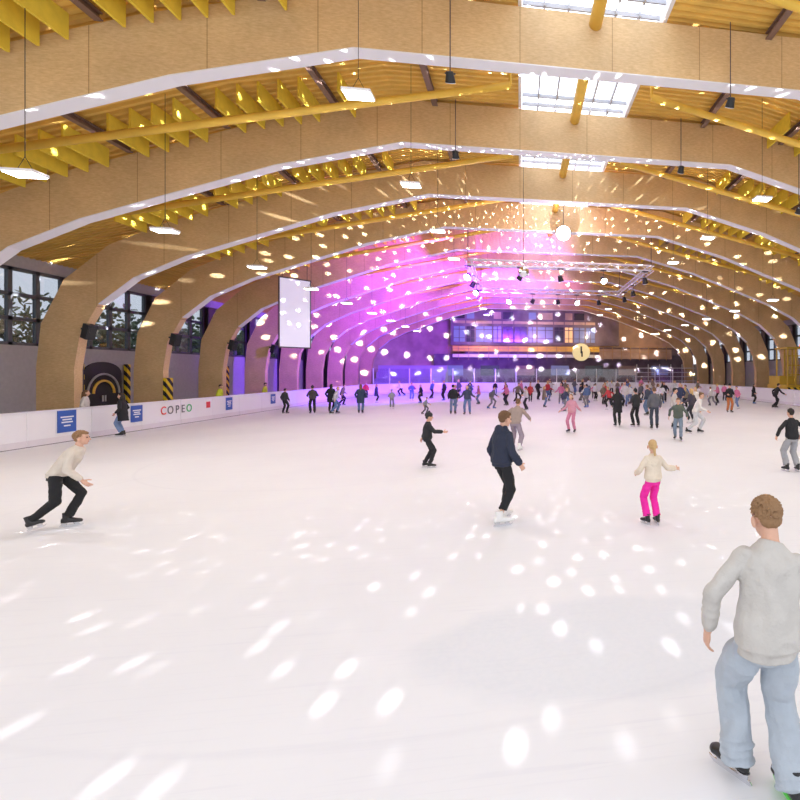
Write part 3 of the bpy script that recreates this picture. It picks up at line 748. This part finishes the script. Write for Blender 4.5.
_cm={}
def cloth(col,rough=.85,folds=0):
    k=(col,rough,folds)
    if k not in _cm: _cm[k]=mat('fabric',col,rough,var=.05 if folds else .08,vscale=9,bump=.3,bscale=60,folds=folds)
    return _cm[k]
def person(R,loc,yaw,scale,top,trs,hair,boot,label,group=None,topname='jacket',detail=True,skin=None,blades=None):
    e=empty('person',(loc[0],loc[1],.012),label,'person',group,rot=(0,0,math.radians(yaw)),scale=scale)
    sk=skin or M['skin']
    obj('body',R['body'],sk,parent=e); obj('hair' if 'hat' not in label else 'hat',R['hair'],cloth(hair,.7),parent=e)
    obj(topname,R['top'],cloth(top,.85,.45 if detail else 0),parent=e); obj('trousers',R['trousers'],cloth(trs,.85,.5 if detail else 0),parent=e)
    for i in(0,1):
        b=obj('ice_skate',R['boot'][i],boot,parent=e); obj('blade',R['blade'][i],(blades or (M['blade'],M['blade']))[i],parent=b)
    if detail:
        obj('eye',R['eye'],M['eye'],parent=e); obj('eye',R['eye2'],M['eye'],parent=e); obj('mouth',R['mouth'],M['lip'],parent=e)
    return e
BK=mat('black_boot',(.015,.015,.017),.35); WH=mat('white_boot',(.8,.79,.78),.4); BL=mat('blue_boot',(.05,.15,.4),.4)
blonde=(.55,.36,.14); brown=(.16,.08,.035); dark=(.02,.014,.01)

boy=dict(pel=(0,-.05,.93),lean=(.15,.25,1),twist=-5,ank=[(-.12,.11,.15),(.12,-.10,.15)],wr=[(-.20,.02,-.45),(.16,.12,-.44)],elb=[(-1,-.6,0),(1,-.6,0)],hyaw=12,hpitch=18,head=1.02,fyaw=(38,8),bulk=1.0,sleeve=1.0,bag=1.38,hem=-.10,tend=-.045,fold=1.4,wide=.98)
person(person_meshes(boy,.008,True),(1.37,2.66),-6,.995,(.52,.495,.465),(.42,.47,.53),(.27,.15,.07),BK,'person in loose light grey sweatshirt and pale jeans skating away',topname='sweatshirt',blades=(M['blade'],M['gblade']))
lun=dict(pel=(0,.0,.90),lean=(0,.52,.85),ank=[(-.08,.06,.15),(.10,-.30,.18)],wr=[(-.12,-.26,-.34),(.04,.16,-.46)],elb=[(-.3,-.3,1),(.3,-1,-.2)],hyaw=0,hpitch=0,fpit=(0,-18),fyaw=(5,-15),bulk=.9,bag=.98,fold=1)
person(person_meshes(lun,.009,True),(-6.95,8.85),-78,.94,(.66,.58,.50),(.012,.012,.014),(.28,.15,.07),BK,'person in beige long-sleeved shirt and black trousers leaning forward in stride',topname='shirt')
man=dict(pel=(0,0,.955),lean=(0,.03,1),ank=[(-.12,.14,.15),(.11,-.12,.15)],wr=[(-.08,.08,-.48),(.08,.14,-.46)],hyaw=-5,hpitch=10,fyaw=(25,-20),bulk=1.5,sleeve=1.08,fold=1.2,hem=-.08,tend=.10,hood=True,bag=1.05,bootscale=1.2)
person(person_meshes(man,.009,True),(-.28,8.05),-52,1.04,(.022,.028,.055),(.012,.012,.015),brown,WH,'person in navy puffer jacket, black trousers and white skates')
kid=dict(pel=(0,0,.94),lean=(0,.06,1),ank=[(-.10,-.06,.15),(.10,.08,.15)],wr=[(-.10,-.14,-.44),(.12,.42,-.22)],elb=[(-.5,-.2,-1),(.5,.2,-1)],hyaw=0,head=1.15,hair='hat',bulk=1.6,sleeve=1.15)
person(person_meshes(kid,.010,True),(-2.29,13.0),-75,.80,(.02,.02,.025),(.015,.015,.02),(.02,.02,.025),BK,'child in dark jacket and dark hat with one arm out')
girl=dict(pel=(0,-.02,.955),lean=(.05,.10,1),ank=[(-.10,.05,.15),(.09,-.04,.15)],wr=[(-.10,.22,-.34),(.42,.0,-.26)],elb=[(-.6,-.6,-.4),(.4,-.2,-1)],hyaw=-20,hair='long',head=1.15,bulk=1.3,sleeve=1.1,bag=1.12)
person(person_meshes(girl,.009,True),(2.05,7.6),20,.765,(.72,.62,.50),(.85,.02,.36),(.55,.36,.16),BK,'child in cream sweater and bright pink trousers, one arm out',topname='sweater')
guy=dict(pel=(0,0,.93),lean=(0,.10,1),ank=[(-.13,.05,.15),(.13,-.05,.15)],wr=[(-.20,.10,-.40),(.20,.10,-.40)],elb=[(-1,-.8,0),(1,-.8,0)],bulk=1.1,bag=1.2,hyaw=10)
person(person_meshes(guy,.010,True),(6.44,11.1),5,.90,(.015,.015,.018),(.35,.35,.37),dark,BK,'person in black sweater and baggy grey trousers')

poses=[
 dict(ank=[(-.11,-.02,.15),(.11,.06,.15)],wr=[(-.07,.06,-.49),(.07,.10,-.48)],bulk=1.3),
 dict(pel=(0,0,.90),lean=(0,.28,1),ank=[(-.10,.12,.15),(.12,-.26,.15)],wr=[(-.18,.24,-.38),(.18,-.20,-.40)],bulk=1.2),
 dict(pel=(0,0,.92),lean=(.03,.10,1),ank=[(-.14,.02,.15),(.14,.02,.15)],wr=[(-.30,.12,-.34),(.28,.10,-.38)],elb=[(-.3,-.3,-1),(.3,-.3,-1)],bulk=1.2,hair='long'),
 dict(ank=[(-.09,.0,.15),(.09,.02,.15)],wr=[(-.07,.10,-.44),(.07,.10,-.44)],hem=-.34,flare=.01,bulk=1.3,hair='long'),
 dict(pel=(0,0,.86),lean=(.05,.40,1),ank=[(-.12,.10,.15),(.24,-.28,.17)],wr=[(-.24,-.10,-.40),(.14,.32,-.34)],bulk=1.2,bag=1.09),
 dict(ank=[(-.10,.05,.15),(.10,-.06,.15)],wr=[(-.06,.20,-.30),(.06,.22,-.28)],elb=[(-.6,-1,-.8),(.6,-1,-.8)],bulk=1.4,hair='hat',bag=1.1),
]
PR=[person_meshes(p,.013,False) for p in poses]
N=(.015,.015,.02)
mid=[
 (3,-14.55,21.1,100,.95,N,(.16,.24,.42),dark,BK,'person in black coat and jeans leaning by the white rink board'),
 (4,-.15,15.6,-20,1.0,(.35,.27,.24),(.30,.24,.30),brown,WH,'person in taupe hoodie gliding with arms spread'),
 (2,2.02,19.6,150,.92,(.65,.30,.38),(.60,.22,.34),brown,BK,'person in pink jacket and pink trousers skating'),
 (3,4.2,21.4,0,1.02,N,N,dark,BK,'person in long black coat standing on the ice'),
 (5,5.0,21.3,20,.98,(.03,.03,.035),N,N,BK,'person in black jacket and dark hat'),
 (0,5.5,20.1,-10,1.04,(.12,.12,.14),(.05,.06,.09),brown,BK,'person in dark grey jacket and dark jeans'),
 (1,5.45,16.8,160,.92,(.10,.12,.10),(.20,.26,.34),brown,BK,'person in olive jacket and jeans bending forward'),
 (4,6.75,18.6,-120,1.02,(.75,.72,.70),(.6,.6,.62),brown,BK,'person in white sweater and pale trousers striding'),
 (0,6.4,20.3,-100,1.02,(.55,.50,.48),(.35,.34,.36),dark,BK,'person in cream sweater and grey trousers'),
 (5,12.1,27.7,180,1.0,N,(.5,.16,.05),N,BK,'person in black jacket, orange trousers and dark hat'),
 (4,16.6,30.7,-90,1.05,N,N,dark,BK,'person in black clothes lunging beside the rink board'),
 (2,-2.9,28.7,180,1.0,(.05,.06,.12),(.12,.2,.4),brown,BK,'person in navy sweater and blue jeans'),
 (0,-3.7,28.9,0,1.0,N,(.16,.22,.36),dark,BK,'person in black top and blue jeans'),
 (3,-9.0,30.4,10,1.0,(.03,.05,.10),(.10,.16,.32),brown,BK,'person in navy coat and blue jeans'),
 (0,-13.3,31.1,-20,.86,(.04,.04,.05),N,dark,BK,'person in dark jacket standing near the boards'),
 (5,-11.7,30.8,30,.95,(.06,.05,.05),N,(.04,.03,.03),BK,'person in dark jacket and brown hat'),
 (3,-11.0,31.6,0,1.0,N,N,dark,BK,'person in long black coat beside friends'),
 (1,-10.4,30.5,-60,.95,(.55,.55,.58),(.10,.18,.36),blonde,BK,'person in light sweater and blue jeans gliding'),
 (5,-8.2,34.1,200,.75,(.35,.35,.4),(.25,.25,.3),(.4,.35,.4),WH,'child in grey jacket and pale hat'),
 (2,7.9,22.3,30,.98,(.06,.05,.07),(.04,.04,.05),blonde,WH,'person in black jacket with long blonde hair'),
 (1,-5.3,29.5,-90,.6,(.3,.32,.36),(.1,.1,.12),brown,BK,'small child in grey jacket gliding'),
 (0,-16.6,31.0,-90,1.0,(.65,.75,.05),N,dark,BK,'person in yellow safety vest behind the rink board'),
 (0,-16.6,36.0,-90,1.0,(.65,.75,.05),N,dark,BK,'person in yellow safety vest behind the rink board'),
 (3,-16.6,22.2,-60,1.0,(.7,.65,.63),N,brown,BK,'person in pale coat behind the rink board'),
 (2,9.3,25.6,120,.95,(.7,.66,.62),(.3,.3,.34),blonde,WH,'person in cream jacket with long blonde hair gliding'),
 (0,6.9,26.6,40,1.0,(.04,.05,.09),(.12,.18,.3),brown,BK,'person in navy jacket and blue jeans'),
]
for (k,x,y,yaw,s,top,trs,hair,boot,desc) in mid:
    person(PR[k],(x,y),yaw,s,top,trs,hair,boot,desc,detail=False)
far=[(-12.5,38),(-11,41),(-9,44),(-7.5,40),(-6.2,43),(-5.5,47),(-3.0,38),(-1.8,33),(-.9,36),(-.2,38.5),(.8,40),(1.5,43),(2.2,41),(3,37),(3.8,46),(5,38),(6,36),(6.8,39),(7.6,45),(8.6,42),(9.5,34),(11.2,38),(12,46),(13,39),(14.8,36),(15.4,42),(17.2,35),(10.2,30),(8.2,31),(2.6,30),(-4.5,36),(-13.2,46),(-10,49),(1,50),(-2.5,52),(5.5,51),(9,49),(13.5,50),(4.4,33),(.4,31.5),(13.9,30.5),(7.1,33.6),(-1.2,44),(3.2,55),(10.6,54),
 (9.0,37),(10.1,41),(12.4,42.5),(14.2,45),(16.6,39),(11.5,33.2),(6.4,43.5),(4.9,41),(2.9,48.5),(.1,46.8),(-4.0,42),(-7.8,46.5),(8.1,47.2),(10.9,50.5),(15.3,48.5),(5.9,47.6),(-11.6,52),(-5.2,54),(7.6,55.5),(13.3,54.2),(12.9,35.4),(3.9,43.9),(9.7,44.6),
 (5.6,31.2),(9.4,28.6),(1.6,33.8),(3.3,35.2),(7.9,35.6),(10.5,36.3),(6.1,40.7),(8.0,39.9),(11.9,40.4),(13.3,33.4)]
cols=[(N,'black'),((.03,.04,.09),'navy'),((.12,.12,.14),'grey'),((.6,.57,.56),'cream'),((.45,.04,.05),'red'),((.6,.18,.32),'pink'),((.08,.14,.3),'blue'),((.2,.16,.12),'brown'),((.7,.7,.72),'white')]
tcols=[(N,'black trousers'),((.12,.19,.36),'blue jeans'),((.2,.2,.22),'grey trousers'),(N,'black trousers')]
for i,(x,y) in enumerate(far):
    k=random.randrange(6); c,cn=random.choice(cols); t,tn=random.choice(tcols)
    if k==5: nm='%s jacket, %s and hat'%(cn,tn)
    else: nm='%s jacket and %s'%(cn,tn)
    person(PR[k],(x,y),random.uniform(0,360),random.uniform(.82,1.03),c,t,random.choice([brown,dark,blonde]) ,random.choice([BK,BK,WH,BL]),'person in %s skating on the ice'%nm,group='distant skaters',detail=False)

# ---------------------------------------------------------------- world, camera
w=bpy.data.worlds.new('World'); scene.world=w; w.use_nodes=True
bg_=w.node_tree.nodes['Background']; bg_.inputs[0].default_value=(.93,.95,1,1); bg_.inputs[1].default_value=1.45
cam=bpy.data.cameras.new('Camera'); cam.sensor_width=36; cam.lens=22.5; cam.shift_x=-.25; cam.shift_y=-.035; cam.clip_end=300
co=bpy.data.objects.new('Camera',cam); COL.objects.link(co); co.location=(0,0,2.4); co.rotation_euler=(math.pi/2,0,-math.atan(.16)); scene.camera=co
